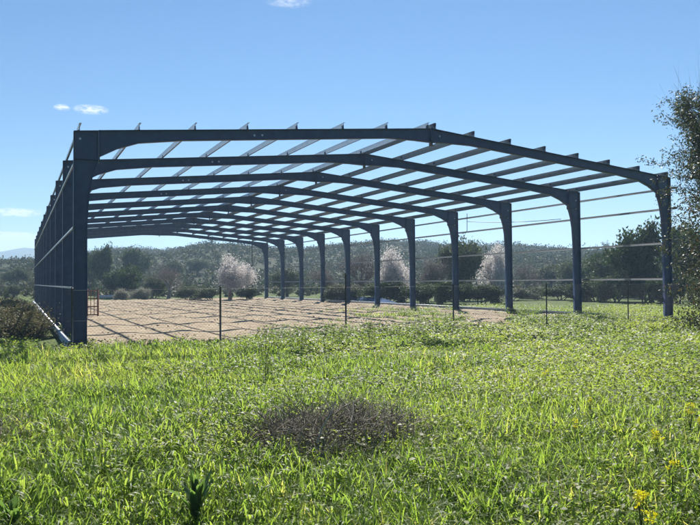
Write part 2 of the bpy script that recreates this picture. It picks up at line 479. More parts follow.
rk = empty('steel_rack', (float(on_z(92.5, 317)[0]), float(on_z(92.5, 317)[1]), 0.0), R(-20))
tag(rk, 'rusty brown steel rack standing inside the first left columns', 'rack')
for x in (-.28, .28):
    b = QB(); b.box((x-.04, -.03, .02), (x+.04, .03, 1.48)); b.build('upright', RUST, rk)
for z in (.12, .55, .98, 1.40):
    b = QB(); b.box((-.238, -.022, z-.03), (.238, .022, z+.03)); b.build('rail', RUST, rk)
b = QB()
for x in (-.1, .08): b.box((x-.015, .023, .08), (x+.015, .045, 1.43))
b.build('bar', RUST, rk)

c = on_y(96, 297, 60.5); c2 = on_y(137, 297, 60.5); SL = float(c2[0]-c[0])/2
stk = empty('steel_stack', (float((c[0]+c2[0])/2), 60.5, .02), 0.0)
tag(stk, 'long bundle of pale galvanised sections lying past the far left end of the soil pad', 'steel bundle')
for k in range(3):
    b = QB(); b.box((-SL+.2*k, -.5+k*.35, .10), (SL-.15*k, -.25+k*.35, .34+.06*k)); b.build('section', GALV, stk)
for x in (-SL*.6, SL*.6):
    b = QB(); b.box((x-.06, -.6, -.02), (x+.06, .6, .098)); b.build('bearer', PALE, stk)

# blue tarpaulin over a low pile outside the right wall
rng = np.random.RandomState(77)
tv = []; nu, nv_ = 40, 14
for i in range(nu):
    for j in range(nv_):
        u, v = i/(nu-1)*2-1, j/(nv_-1)*2-1
        z = .45*(1-abs(u)**6)*(1-abs(v)**4)*(.72+.5*float(fbm(u*4+3, v*2+1, 3))) - .03*(max(abs(u), abs(v)) > .98)
        tv.append((v*.75+.08*float(vnoise(u*5, 3)), u*6.5, z))
tq = [(i*nv_+j, i*nv_+j+1, (i+1)*nv_+j+1, (i+1)*nv_+j) for i in range(nu-1) for j in range(nv_-1)]
TARP = solid('blue_tarpaulin', (.03, .07, .16), (.05, .10, .21), spec=.05, rough=.9, scale=3)
o = link('tarpaulin', quad_mesh('tarpaulin', tv, tq, smooth=True), TARP); o.location = (W+1.6, 33.5, .0)
tag(o, 'long low pile under a dull blue tarpaulin outside the far part of the right wall', 'tarpaulin')

a1 = on_z(634, 321.5, .12); a2 = on_z(657, 322.2, .12)
b = QB(); Lp = float(np.hypot(*(a2-a1)[:2]))
b.box((-Lp/2, -.09, 0), (Lp/2, .09, .05)); o = b.build('plank', PALE, None)
o.location = (float(a1[0]+a2[0])/2, float(a1[1]+a2[1])/2, .14)
o.rotation_euler = (0, R(1), math.atan2(float((a2-a1)[1]), float((a2-a1)[0])))
tag(o, 'pale plank lying in the grass by the foot of the nearest right column', 'plank')

pt = on_y(252, 241, YE+2.2)
b = QB(); b.tube([(0, 0, -.3), (0, 0, float(pt[2]))], [.07, .06], 6)
o = b.build('pole', POSTM, None); o.location = (float(pt[0]), float(pt[1]), 0)
tag(o, 'slim dark pole standing just behind the far end of the steel frame', 'pole')

h0, h1, h2 = on_x(467, 213.5, W-.35), on_x(467, 231, W-.35), on_x(561, 219, W-.35)
hk = on_x(467, 221.5, W-.35)
b = QB(); pts = [hk+(h2-hk)*t+np.array([0, 0, -.10*4*t*(1-t)]) for t in np.linspace(0, 1, 14)]
b.tube(pts, .014, 4); b.tube([h0, hk, h1, h1+np.array([.0, .22, -.12])], .022, 4)
tag(b.build('cable', CABLE, None), 'thin dark cable with a hanging end strung inside the right wall', 'cable')

# ------------------------------------------------------------------ foliage generators
def leaves(rng, P, n, sig, size, asp=.5, tint=(0, 1), up=0., sz=.8):
    """n rhombic leaves round each point"""
    P = np.repeat(np.asarray(P, float), n, 0)
    P = P + np.clip(rng.normal(0, 1, P.shape), -1.5, 1.5)*np.array([sig, sig, sig*sz])
    k = len(P)
    d = rng.normal(0, 1, (k, 3)); d[:, 2] += up; d /= np.linalg.norm(d, axis=1)[:, None]
    e = np.cross(d, rng.normal(0, 1, (k, 3))); e /= np.linalg.norm(e, axis=1)[:, None]
    nn = np.cross(d, e)
    s = (size*rng.uniform(.6, 1.3, k))[:, None]
    V = np.stack([P, P+d*s*.45+e*s*asp*.5+nn*s*.10, P+d*s, P+d*s*.45-e*s*asp*.5+nn*s*.10], 1).reshape(-1, 3)
    Q = np.arange(4*k).reshape(-1, 4)
    T = np.repeat(rng.uniform(tint[0], tint[1], k), 4)
    return V, Q, T

def grow(rng, b, tips, p, d, L, r, lvl, mx, nch, spread, lift, wob=.16, early=False):
    n = 5; P = [np.array(p, float)]; d = d/np.linalg.norm(d)
    for i in range(n-1):
        d = d + rng.normal(0, wob, 3) + np.array([0, 0, lift]); d /= np.linalg.norm(d)
        P.append(P[-1]+d*L/(n-1))
    b.tube(P, np.linspace(r, r*.55 if lvl < mx else r*.3, n), 6 if lvl == 0 else (4 if lvl < mx else 3), rng.uniform(.2, .8), cap=False)
    if early and lvl >= 1: tips += P[1:]
    elif lvl >= mx-1: tips += P[2:] if lvl == mx else P[3:]
    if lvl < mx:
        for k in range(nch[lvl]):
            t = rng.uniform(.35, 1.0) if lvl else rng.uniform(.5, 1.0)
            q = np.array(P); i = t*(n-1); j = min(int(i), n-2); s = q[j]+(q[j+1]-q[j])*(i-j)
            az = rng.uniform(0, 2*np.pi) if lvl else (k+rng.uniform(-.3, .3))/nch[0]*2*np.pi
            u = np.cross(d, [0.3, .2, 1]); u /= np.linalg.norm(u)+1e-9; v = np.cross(d, u)
            a = spread*rng.uniform(.6, 1.25)
            nd = d*math.cos(a) + (u*math.cos(az)+v*math.sin(az))*math.sin(a)
            grow(rng, b, tips, s, nd, L*rng.uniform(.55, .85), r*.55*(1-.3*t), lvl+1, mx, nch, spread, lift, wob, early)

def make_tree(name, seed, leafmat, bark, trunk=(1.3, .14), nch=(6, 5, 4), spread=.75, lift=.05, n=18, sig=.16, size=.14, asp=.5, mx=3, stems=1, tint=(0, 1), low=0, lowr=1.0):
    rng = np.random.RandomState(seed)
    root = empty(name); b = QB(); tips = []
    for s in range(stems):
        d = np.array([0, 0, 1.]) + (rng.normal(0, .35, 3)*[1, 1, 0] if stems > 1 else rng.normal(0, .08, 3))
        o = np.array([0, 0, -.1]) + (rng.normal(0, .15, 3)*[1, 1, 0] if stems > 1 else 0)
        grow(rng, b, tips, o, d, trunk[0], trunk[1], 0, mx, nch, spread, lift)
    b.build('trunk', bark, root, smooth=True)
    tips = np.array(tips)
    V, Q, T = leaves(rng, tips, n, sig, size, asp, tint)
    # neighbouring leaves share a tone so the crown has lighter and darker sprays
    cl = np.repeat(rng.uniform(-.25, .25, len(tips)), n*4)[:len(T)]
    T = np.clip(T+cl, 0, 1)
    if low:
        m = rng.normal(0, 1, (low, 3))*np.array([lowr, lowr, .3]); m[:, 2] = np.abs(m[:, 2])+.1
        V2, Q2, T2 = leaves(rng, m, n, sig, size, asp, tint); Q2 = Q2+len(V)
        V, Q, T = np.vstack([V, V2]), np.vstack([Q, Q2]), np.concatenate([T, T2])
    V[:, 2] = np.maximum(V[:, 2], .02)
    link('crown', quad_mesh('crown', V, Q, T), leafmat, root)
    lo, hi = np.percentile(V, .15, 0), np.percentile(V, 99.85, 0)
    root['_h'] = float(hi[2]); root['_w'] = float(max(hi[0]-lo[0], hi[1]-lo[1]))
    return root

PROTO = {}
def proto(kind, maker):
    PROTO[kind] = [maker, None]
proto('evergreen', [lambda: make_tree('evergreen_tree', 11, EVERGREEN, BARK, n=20, size=.17, sig=.20),
                    lambda: make_tree('evergreen_tree', 12, EVERGREEN, BARK, nch=(7, 5, 4), n=20, size=.17, sig=.22, spread=.9)])
proto('olive', [lambda: make_tree('olive_tree', 21, OLIVE, BARK, trunk=(1.2, .16), nch=(6, 5, 5), n=16, size=.15, asp=.35, sig=.17, spread=.85),
                lambda: make_tree('olive_tree', 22, OLIVE, BARK, trunk=(1.0, .16), nch=(7, 5, 4), n=18, size=.15, asp=.35, sig=.19, spread=.95)])
proto('pine', [lambda: make_tree('pine_tree', 31, EVERGREEN, BARK, trunk=(2.6, .12), nch=(9, 4, 3), n=18, size=.16, asp=.3, sig=.13, spread=1.0, lift=.02)])
proto('almond', [lambda: make_tree('almond_tree', 41, BLOSSOM, BARK_PALE, trunk=(1.0, .13), nch=(7, 6, 5), n=28, size=.055, asp=.85, sig=.17, spread=.8, lift=.06),
                 lambda: make_tree('almond_tree', 42, BLOSSOM, BARK_PALE, trunk=(.9, .13), nch=(7, 5, 5), n=26, size=.055, asp=.85, sig=.17, spread=.9, lift=.05)])
proto('bare', [lambda: make_tree('bare_tree', 51, BUDS, BARK_PALE, trunk=(1.0, .12), nch=(6, 6, 6), n=3, size=.05, asp=.6, sig=.14, spread=.8, lift=.07),
               lambda: make_tree('bare_tree', 52, BUDS, BARK_PALE, trunk=(1.1, .12), nch=(7, 6, 5), n=5, size=.07, asp=.6, sig=.16, spread=.7, lift=.06)])
proto('shrub', [lambda: make_tree('shrub', 61, OLIVE, BARK, trunk=(1.1, .05), nch=(6, 4, 4), n=12, size=.13, asp=.45, sig=.15, spread=.7, stems=4, lift=.08),
                lambda: make_tree('shrub', 62, EVERGREEN, BARK, trunk=(1.0, .05), nch=(6, 4, 4), n=13, size=.14, asp=.5, sig=.16, spread=.75, stems=4, lift=.07)])
proto('blossomshrub', [lambda: make_tree('blossoming_shrub', 71, PALEBUSH, BARK_PALE, trunk=(.45, .05), nch=(6, 5, 4), n=5, size=.06, asp=.7, sig=.13, spread=.7, stems=6, lift=.05)])
proto('bramble', [lambda: make_tree('bramble_bush', 81, DEADLEAF, BARK_PALE, trunk=(.55, .022), nch=(6, 6, 4), n=7, size=.07, asp=.5, sig=.12, spread=1.0, stems=5, lift=-.04, low=90, lowr=.55),
                  lambda: make_tree('bramble_bush', 82, DEADLEAF, BARK_PALE, trunk=(.5, .022), nch=(7, 6, 4), n=7, size=.07, asp=.5, sig=.12, spread=1.05, stems=5, lift=-.05, low=90, lowr=.6)])
_used = {}
def plant(kind, var, loc, h, w, rz, label, cat, group=None):
    makers, _ = PROTO[kind]; key = (kind, var % len(makers))
    if key not in _used:
        _used[key] = makers[key[1]](); o = _used[key]
    else:
        o = copy_tree(_used[key])
    src = _used[key]
    o.location = loc; o.rotation_euler = (0, 0, rz)
    o.scale = (w/src['_w'], w/src['_w'], h/src['_h'])
    tag(o, label, cat, group)
    return o

TREES = [  # kind, variant, px, depth, top y, width px, label
    ('evergreen', 0, 107, 96, 244, 22, 'round dark evergreen with a clear trunk just right of the left columns'),
    ('evergreen', 1, 90, 100, 251, 14, 'narrow dark tree half hidden behind the front left column'),
    ('evergreen', 1, 136, 118, 248, 26, 'broad dark evergreen right of the round evergreen on the hill foot'),
    ('olive', 0, 172, 125, 260, 24, 'low grey green olive on the hill foot between two taller trees'),
    ('olive', 1, 198, 140, 258, 24, 'grey green olive high on the slope left of the blossoming almond'),
    ('pine', 0, 212, 190, 236, 12, 'tiny lone pine standing up on the hill crest under the rafters'),
    ('almond', 0, 230, 72, 255, 39, 'round white blossoming almond tree behind the soil pad, brightest of the blossoms'),
    ('bare', 0, 168, 78, 264, 36, 'bare grey almond with a faint pink bloom left of the white almond'),
    ('olive', 0, 287, 84, 268, 32, 'olive tree behind the far right columns of the frame'),
    ('bare', 1, 322, 74, 266, 30, 'bare twiggy tree behind the middle of the right hand columns'),
    ('bare', 0, 358, 64, 250, 44, 'tall bare grey tree between the two blossoming trees in the middle'),
    ('almond', 1, 404, 60, 247, 32, 'thin pale blossoming tree left of the dark olive behind the right wall'),
    ('bare', 1, 436, 62, 256, 32, 'pale bare branched tree in front of the dark olive'),
    ('olive', 1, 462, 64, 238, 40, 'tall dark olive left of the pink almond behind the right wall'),
    ('almond', 1, 491, 55, 244, 28, 'pink white blossoming almond between the third and fourth right columns'),
    ('bare', 0, 524, 76, 262, 32, 'bare grey tree right of the third right column'),
    ('olive', 0, 548, 92, 264, 34, 'grey olive in the middle of the second right bay'),
    ('olive', 1, 578, 84, 259, 34, 'olive directly behind the second right column'),
    ('pine', 0, 607, 72, 242, 22, 'dark pine with a pointed top, left one of two above the right wood'),
    ('pine', 0, 628, 74, 242, 20, 'dark pine with a pointed top, right one of two above the right wood'),
    ('evergreen', 0, 596, 74, 254, 40, 'dark leafy tree under the left pointed pine'),
    ('evergreen', 1, 618, 70, 256, 42, 'dark leafy tree between the two pointed pines'),
    ('evergreen', 0, 652, 54, 221, 44, 'big dark evergreen behind the nearest right column, tallest of the wood'),
    ('evergreen', 1, 692, 58, 222, 56, 'dark evergreen at the right edge behind the narrow leaved tree'),
    ('olive', 1, 640, 64, 258, 38, 'grey green tree at the left foot of the tallest dark evergreen'),
    ('olive', 0, 16, 110, 268, 26, 'grey green olive standing in the meadow left of the frame'),
    ('olive', 1, -4, 135, 268, 30, 'grey green olive cut by the left edge of the picture'),
    ('evergreen', 1, 31, 150, 266, 16, 'dark tree just left of the far left columns'),
]
for k, (kind, var, px, D, ty, wp, lab) in enumerate(TREES):
    loc = place(px, D); h = float(top_z(px, ty, D))-loc[2]
    w = wp*D/F_PX*(1.3 if px > 330 else 1.1)
    plant(kind, var, loc, max(h, 1.2), w, k*1.37, lab, 'tree')
SHRUBS = [
    ('shrub', 1, 126, 82, 266, 40, 'dark rounded shrub under the evergreens left of the bare almond'),
    ('shrub', 0, 152, 80, 276, 28, 'grey shrub at the foot of the bare almond'),
    ('blossomshrub', 0, 122, 73, 288.5, 15, 'small whitish blossoming shrub at the far left corner of the soil pad'),
    ('blossomshrub', 0, 142, 76, 287.5, 20, 'wider whitish blossoming shrub right of the smaller one behind the soil pad'),
    ('shrub', 0, 186, 72, 286, 28, 'pale green shrub between the bare almond and the white almond'),
    ('shrub', 0, 212, 70, 288, 26, 'pale green shrub at the left foot of the white almond'),
    ('shrub', 1, 248, 72, 288, 22, 'dark shrub at the right foot of the white almond'),
    ('shrub', 0, 340, 60, 284, 36, 'grey green shrub left of the tall bare grey tree'),
    ('shrub', 1, 384, 58, 282, 36, 'dark shrub left of the thin pale blossoming tree'),
    ('shrub', 1, 424, 56, 284, 36, 'dark shrub below the pale bare branched tree'),
    ('shrub', 1, 455, 54, 281, 34, 'dark shrub at the foot of the tall dark olive'),
    ('shrub', 1, 480, 53, 285, 34, 'dark shrub below the pink almond'),
    ('shrub', 0, 512, 62, 288, 30, 'low green shrub right of the third right column'),
    ('shrub', 0, 536, 66, 287, 30, 'low green shrub in the middle of the second right bay'),
    ('shrub', 1, 560, 62, 286, 34, 'dark shrub just left of the second right column'),
    ('shrub', 1, 592, 58, 279, 40, 'dark dense shrub just right of the second right column'),
    ('shrub', 1, 618, 56, 277, 42, 'dark dense shrub in the middle of the nearest right bay'),
    ('shrub', 1, 644, 53, 275, 42, 'dark dense shrub left of the nearest right column'),
    ('shrub', 1, 674, 50, 272, 44, 'dark dense shrub behind the foot of the nearest right column'),
    ('shrub', 0, 12, 84, 285, 16, 'green shrub in the meadow left of the frame'),
]
for k, (kind, var, px, D, ty, wp, lab) in enumerate(SHRUBS):
    loc = place(px, D); h = float(top_z(px, ty, D))-loc[2]
    plant(kind, var, loc, max(h, .8), wp*D/F_PX*(1.35 if px > 330 else 1.1), k*2.1+.4, lab, 'shrub')
BRAM = [
    (-1.45, 4.6, .80, 1.9, 'nearest dry bramble against the near end of the white sill'),
    (-2.6, 5.6, .95, 2.4, 'dry bramble just left of the nearest one'),
    (-3.9, 6.6, 1.0, 2.6, 'dry bramble by the left edge, nearest of those there'),
    (-1.6, 8.2, .85, 2.1, 'dry bramble second along the white sill'),
    (-2.9, 9.6, .95, 2.6, 'dry bramble in the near middle of the thicket'),
    (-1.6, 12.0, .85, 2.1, 'dry bramble third along the white sill'),
    (-3.0, 13.6, 1.0, 2.8, 'dry bramble with green shoots in the middle of the thicket'),
    (-1.7, 16.5, .9, 2.3, 'dry bramble fourth along the white sill'),
    (-3.1, 19.0, .95, 2.8, 'dry bramble at the far left of the thicket'),
    (-1.8, 22.0, .85, 2.4, 'dry bramble fifth along the white sill'),
    (-2.4, 28.0, .85, 2.8, 'farthest dry bramble along the white sill'),
    (-4.6, 10.5, 1.0, 2.8, 'dry bramble cut by the left edge of the picture'),
]
for k, (x, y, h, w, lab) in enumerate(BRAM):
    plant('bramble', k, (x, y, 0), h*1.12, w*1.4, k*1.9, lab, 'bramble', 'dry brambles left of the frame')

# near tree at the right edge
rng = np.random.RandomState(5)
nt_loc = place(731, 21.5)
nt_ = empty('narrow_leaved_tree', nt_loc)
tag(nt_, 'tall loose tree with narrow dark leaves at the right edge, before the nearest column', 'tree')
b = QB(); tips = []
for s in range(4):
    d = np.array([rng.normal(0, .22), rng.normal(0, .22), 1.0])
    grow(rng, b, tips, (rng.normal(0, .12), rng.normal(0, .12), -.1), d, 3.9, .085, 0, 3, (11, 6, 5), .62, .05, .12, True)
for vv in b.V: vv[:, :2] *= .56
b.build('trunk', BARK, nt_, smooth=True)
tips = np.array(tips)
tips[:, :2] *= .56
tips = tips[tips[:, 2] < 7.5]
V1, Q1, T1 = leaves(rng, tips, 15, .085, .095, .36, (0, .9))
m = np.clip(rng.normal(0, 1, (1500, 3)), -1.7, 1.7)*np.array([.8, .8, 1.0]); m[:, 2] = rng.uniform(.2, 4.4, 1500)
V2, Q2, T2 = leaves(rng, m, 15, .13, .10, .38, (0, 1.0))
V = np.vstack([V1, V2]); V[:, 2] = np.maximum(V[:, 2], .03)
link('crown', quad_mesh('crown', V, np.vstack([Q1, Q2+len(V1)]), np.concatenate([T1, T2])), NEARLEAF, nt_)

# scrub on the hillside: one mass
rng = np.random.RandomState(9)
ns = 11000
az = YAW + rng.uniform(-.62, .62, ns)
rd = np.sqrt(rng.uniform(86**2, 312**2, ns))
sxp, syp = CAM[0]+rd*np.sin(az), CAM[1]+rd*np.cos(az)
dens = fbm(sxp/26, syp/26, 3)
kp = dens > .17; sxp, syp, rd = sxp[kp], syp[kp], rd[kp]
szz = terrain(sxp, syp); rad = rng.uniform(.45, 1.2, len(sxp))*np.where(rng.rand(len(sxp)) < .12, 1.7, 1)*(.6+.4*sstep(86, 130, rd))*np.where(rng.rand(len(sxp)) < .15, 1.5, 1)
nb = 30
P = rng.normal(0, 1, (len(sxp), nb, 3)); P /= np.linalg.norm(P, axis=2)[:, :, None]
P *= rng.uniform(.45, 1.0, (len(sxp), nb, 1))**.5
P[:, :, 2] = np.abs(P[:, :, 2])*1.15
P = P*rad[:, None, None] + np.stack([sxp, syp, szz], -1)[:, None, :]
tone = np.repeat(rng.uniform(0, .75, len(sxp)), nb)
V, Q, T = leaves(rng, P.reshape(-1, 3), 1, .05, .5, .7, (0, .3))
T = np.clip(T+np.repeat(tone, 4), 0, 1)
tag(link('scrub', quad_mesh('scrub', V, Q, T), SCRUB), 'dark scrub and small trees covering the hills behind the frame', 'scrub', kind='stuff')

# ------------------------------------------------------------------ foreground vegetation
def sample_field(rng, n, dmin, dmax, power, halfang=.66):
    """points in a sector before the camera; density falls with distance as d**-power"""
    g = np.linspace(dmin, dmax, 2000); w = np.where(g < 8, g, g*(8/g)**power)
    cdf = np.cumsum(w); cdf /= cdf[-1]
    d = np.interp(rng.rand(n), cdf, g); a = YAW + rng.uniform(-halfang, halfang, n)
    return CAM[0]+d*np.sin(a), CAM[1]+d*np.cos(a), d

def field_ok(rng, x, y):
    dm = dirt_mask(x, y)
    inside = (x > -.6) & (x < W+.6) & (y > -.4)
    ok = rng.rand(len(x)) > dm*1.02
    sill = (x > -.8) & (x < .2) & (y > -.6)
    ok &= ~sill
    left = (x < -.2) & (y > 2.5)
    return ok & ~(left & (rng.rand(len(x)) < .75))

def brushy(x, y):       # where dry brush has smothered the grass
    hx, hy = at_depth(341, 7.4)
    a = 1.1*np.exp(-(((x-hx)/.85)**2+((y-hy)/1.0)**2)**2)
    c = np.exp(-(((x+1.9)/.9)**2+((y+12.2)/.8)**2))
    return np.clip((a*.36+c*.6)*(.15+1.2*sstep(.36, .6, fbm(x/.42+3, y/.42+8, 2))), 0, .86)

rng = np.random.RandomState(3)
n = 350000
x, y, d = sample_field(rng, n, 3.4, 46, 1.15)
ok = field_ok(rng, x, y) & (rng.rand(n) > brushy(x, y)*.85)
x, y, d = x[ok], y[ok], d[ok]; n = len(x)
big = fbm(x/2.6+11, y/2.6+2, 3); big2 = fbm(x/6.5+31, y/6.5+8, 3); tuft = fbm(x/.55, y/.55, 2)
h = (.17 + .19*sstep(.3, .7, big) + .10*sstep(.4, .7, tuft))*rng.uniform(.55, 1.25, n)
h *= 1 - .35*sstep(2, 9, x-.35*(y+20))           # lower, leafier growth to the right
h *= np.where(y > -2.2, .75, 1)*np.where((x < .6) & (y > -2.5), .6, 1)
wd = rng.uniform(.0035, .0095, n)*np.clip(d/8, .8, 3.2)**.6
th = rng.uniform(0, 2*np.pi, n); lean = rng.uniform(.15, .95, n); curl = np.where(rng.rand(n) < .3, rng.uniform(.9, 1.35, n), rng.uniform(.1, .8, n))
seg = 5; t = np.linspace(0, 1, seg+1)[None, :]
fwd = (lean[:, None]*t*.55 + curl[:, None]*t**2.2*.75)*h[:, None]
upz = (t*(1-.12*lean[:, None]) - curl[:, None]*.55*t**2.6)*h[:, None]
dx, dy = np.cos(th)[:, None], np.sin(th)[:, None]
z0 = terrain(x, y)[:, None]-.015
cx, cy, cz = x[:, None]+dx*fwd, y[:, None]+dy*fwd, z0+upz
wv = wd[:, None]*(1-t**1.7)*(.6+.8*np.minimum(t*3, 1)*.5)+.0004
tw = th[:, None]+np.pi/2+rng.uniform(-.8, .8, n)[:, None]*t
ex, ey = np.cos(tw)*wv, np.sin(tw)*wv
V = np.stack([np.stack([cx-ex, cy-ey, cz], -1), np.stack([cx+ex, cy+ey, cz+wv*.3], -1)], 2).reshape(-1, 3)
base = np.arange(n)[:, None]*(2*(seg+1)); s_ = np.arange(seg)[None, :]*2
Q = np.stack([base+s_, base+s_+1, base+s_+3, base+s_+2], -1).reshape(-1, 4)
tn = np.clip(.28+.55*sstep(.30, .68, big2) + rng.normal(0, .18, n), 0, .86)
straw = .008 + .30*sstep(.60, .74, fbm(x/1.9+120, y/1.9+44, 3)) + .45*np.exp(-(((x+1.9)/1.2)**2+((y+12.0)/.9)**2))
tn = np.where(rng.rand(n) < straw, rng.uniform(.9, 1, n), tn)
me = quad_mesh('grass', V, Q, np.repeat(tn, 2*(seg+1)), smooth=True)
tag(link('grass', me, GRASS), 'bright green backlit meadow grass filling the foreground', 'grass', kind='stuff')

# broad bladed tufts: arching leaves that spring from one crown
rng = np.random.RandomState(14)
nc = 25000
x, y, d = sample_field(rng, nc, 3.5, 40, 1.1)
ok = field_ok(rng, x, y) & (rng.rand(nc) > brushy(x, y)*.8) & (rng.rand(nc) < .35+.9*sstep(.36, .58, fbm(x/1.5+77, y/1.5+3, 3)))
x, y, d = x[ok], y[ok], d[ok]; m = len(x); nl = 11
th = rng.uniform(0, 2*np.pi, (m, nl)); big = fbm(x/2.1+5, y/2.1+22, 3)
edge = np.where((x < .6) & (y > -2.5), .45, 1)*(1-.35*sstep(2, 8, x-.35*(y+20)))*(1-.25*sstep(-8, -3, y))
L = ((.09+.13*sstep(.3, .7, big))*edge)[:, None]*rng.uniform(.55, 1.25, (m, nl))
wd = rng.uniform(.004, .009, (m, nl))*(np.clip(d/8, .85, 3)**.45)[:, None]
lean = rng.uniform(.25, 1.0, (m, nl)); curl = rng.uniform(.2, 1.0, (m, nl))
seg = 6; t = np.linspace(0, 1, seg+1)
r_ = (lean[..., None]*t*.6+curl[..., None]*t**2*.55)*L[..., None]
zz = (t*1.25-curl[..., None]*.95*t**2.3)*L[..., None]
tz = terrain(x, y)[:, None, None]+.03+rng.uniform(0, .10, (m, 1, 1))
px3 = x[:, None, None]+rng.normal(0, .03, (m, nl, 1))+np.cos(th)[..., None]*r_
py3 = y[:, None, None]+rng.normal(0, .03, (m, nl, 1))+np.sin(th)[..., None]*r_
pz3 = tz+zz
wv = wd[..., None]*np.sin(np.pi*np.clip(t*.86+.10, 0, 1))**.8+.0004
ex, ey = -np.sin(th)[..., None]*wv, np.cos(th)[..., None]*wv
V = np.stack([np.stack([px3-ex, py3-ey, pz3+wv*.35], -1), np.stack([px3+ex, py3+ey, pz3+wv*.35*rng.uniform(-1, 1, (m, nl, 1))], -1)], 3).reshape(-1, 3)
k = m*nl; base = np.arange(k)[:, None]*(2*(seg+1)); s_ = np.arange(seg)[None, :]*2
Q = np.stack([base+s_, base+s_+1, base+s_+3, base+s_+2], -1).reshape(-1, 4)
tn = np.clip(.50+rng.normal(0, .22, (m, 1))+rng.normal(0, .08, (m, nl)), 0, 1)
tag(link('meadow_herbs', quad_mesh('meadow_herbs', V, Q, np.repeat(tn.ravel(), 2*(seg+1)), smooth=True), HERB), 'tufts of broad arching leaves crowding the meadow', 'meadow herbs', kind='stuff')

# leafy weeds
rng = np.random.RandomState(4)
nc = 26000
x, y, d = sample_field(rng, nc, 3.6, 46, 1.0)
ok = field_ok(rng, x, y) & (rng.rand(nc) > brushy(x, y)*.9)
pm = .22 + sstep(.42, .62, fbm(x/1.9+50, y/1.9+60, 3))*.75 + .45*sstep(1, 8, x-.35*(y+20)) - .45*sstep(1, -1.5, x-.35*(y+20)) + .9*np.exp(-((y+2.6)/1.3)**2)*sstep(2, 6, x)
ok &= rng.rand(nc) < pm
x, y, d = x[ok], y[ok], d[ok]
row = np.exp(-((y+2.0)/1.2)**2)*sstep(4, 6, x)*sstep(13.5, 11.5, x)*(.5+fbm(x/.8, y/.8, 2))
hh = rng.uniform(.16, .36, len(x))*(.75+.25*sstep(-2,2,x))*(1+.9*row)
nl = 26
az = rng.uniform(0, 2*np.pi, (len(x), nl)); q = rng.uniform(.2, 1, (len(x), nl))
rr_ = .22*np.sqrt(rng.rand(len(x), nl))*(1+.4*row[:, None])
lx, ly = x[:, None]+rr_*np.cos(az), y[:, None]+rr_*np.sin(az)
lz = terrain(x, y)[:, None] + hh[:, None]*q
sz = (rng.uniform(.022, .056, (len(x), nl))*np.clip(d/9, .8, 2.3)[:, None]**.55)
el = rng.uniform(-.35, .75, (len(x), nl))
D = np.stack([np.cos(az)*np.cos(el), np.sin(az)*np.cos(el), np.sin(el)], -1)
E_ = np.stack([-np.sin(az), np.cos(az), rng.uniform(-.4, .4, az.shape)], -1)
Nn = np.cross(D, E_)
P = np.stack([lx, ly, lz], -1); s3 = sz[:, :, None]
V = np.stack([P, P+D*s3*.5+E_*s3*.42+Nn*s3*.12, P+D*s3*1.1-Nn*s3*.12, P+D*s3*.5-E_*s3*.42+Nn*s3*.12], 2).reshape(-1, 3)
Q = np.arange(len(V)).reshape(-1, 4)
tn = np.clip(.25+.6*sstep(.3, .7, fbm(x/3+7, y/3, 2))[:, None] - .5*row[:, None] + rng.normal(0, .15, az.shape), 0, 1)
tag(link('weeds', quad_mesh('weeds', V, Q, np.repeat(tn.ravel(), 4)), WEED), 'low broad leaved weeds growing through the grass', 'weeds', kind='stuff')

# dry brush heaps
def brush(loc, rx, ry, hgt, n, seed, label):
    rng = np.random.RandomState(seed); b = QB()
    for k in range(n):
        a, r = rng.uniform(0, 2*np.pi), math.sqrt(rng.rand())*rng.uniform(.5, 1.1)
        r *= .45+1.0*float(fbm(math.cos(a)*1.6+seed*3.1+9, math.sin(a)*1.6+5, 3))
        if rng.rand() > .25+1.3*float(sstep(.35, .6, fbm(r*math.cos(a)*2.1+seed, r*math.sin(a)*2.1+4, 2))): continue
        p = np.array([rx*r*math.cos(a), ry*r*math.sin(a), rng.uniform(0, hgt*.75)*max(.12, 1-.8*r*r)])
        d = np.array([rng.normal(), rng.normal(), rng.uniform(.3, 2.2)]); d /= np.linalg.norm(d)
        L = rng.uniform(.14, .46); P = [p]
        for i in range(3):
            d = d+rng.normal(0, .22, 3)+np.array([0, 0, -.12]); d /= np.linalg.norm(d); P.append(P[-1]+d*L/3)
        P = np.array(P); P[:, 2] = np.clip(P[:, 2], -.01, hgt*1.1)
        b.tube(P, np.linspace(.0042, .0016, 4)*rng.uniform(.6, 1.3)*(2.3 if rng.rand() < .06 else 1), 3, float(np.clip(rng.normal(.4, .3), 0, 1)), cap=False)
    o = b.build('dry_brush', DRYTWIG, None); o.location = (*loc, float(terrain(*loc)))
    return tag(o, label, 'brush heap')
HEAP = tuple(float(v) for v in at_depth(341, 7.5))
brush(HEAP, 1.15, 1.35, .58, 2300, 1, 'heap of grey dead twigs standing in the middle of the grass')
brush(tuple(float(v) for v in at_depth(290, 7.75)), .55, .75, .32, 750, 7, 'thin patch of grey dead twigs just left of the big twig heap')
brush((-1.95, -12.2), .85, .75, .26, 900, 2, 'small heap of brown dead twigs in the grass at the left edge')

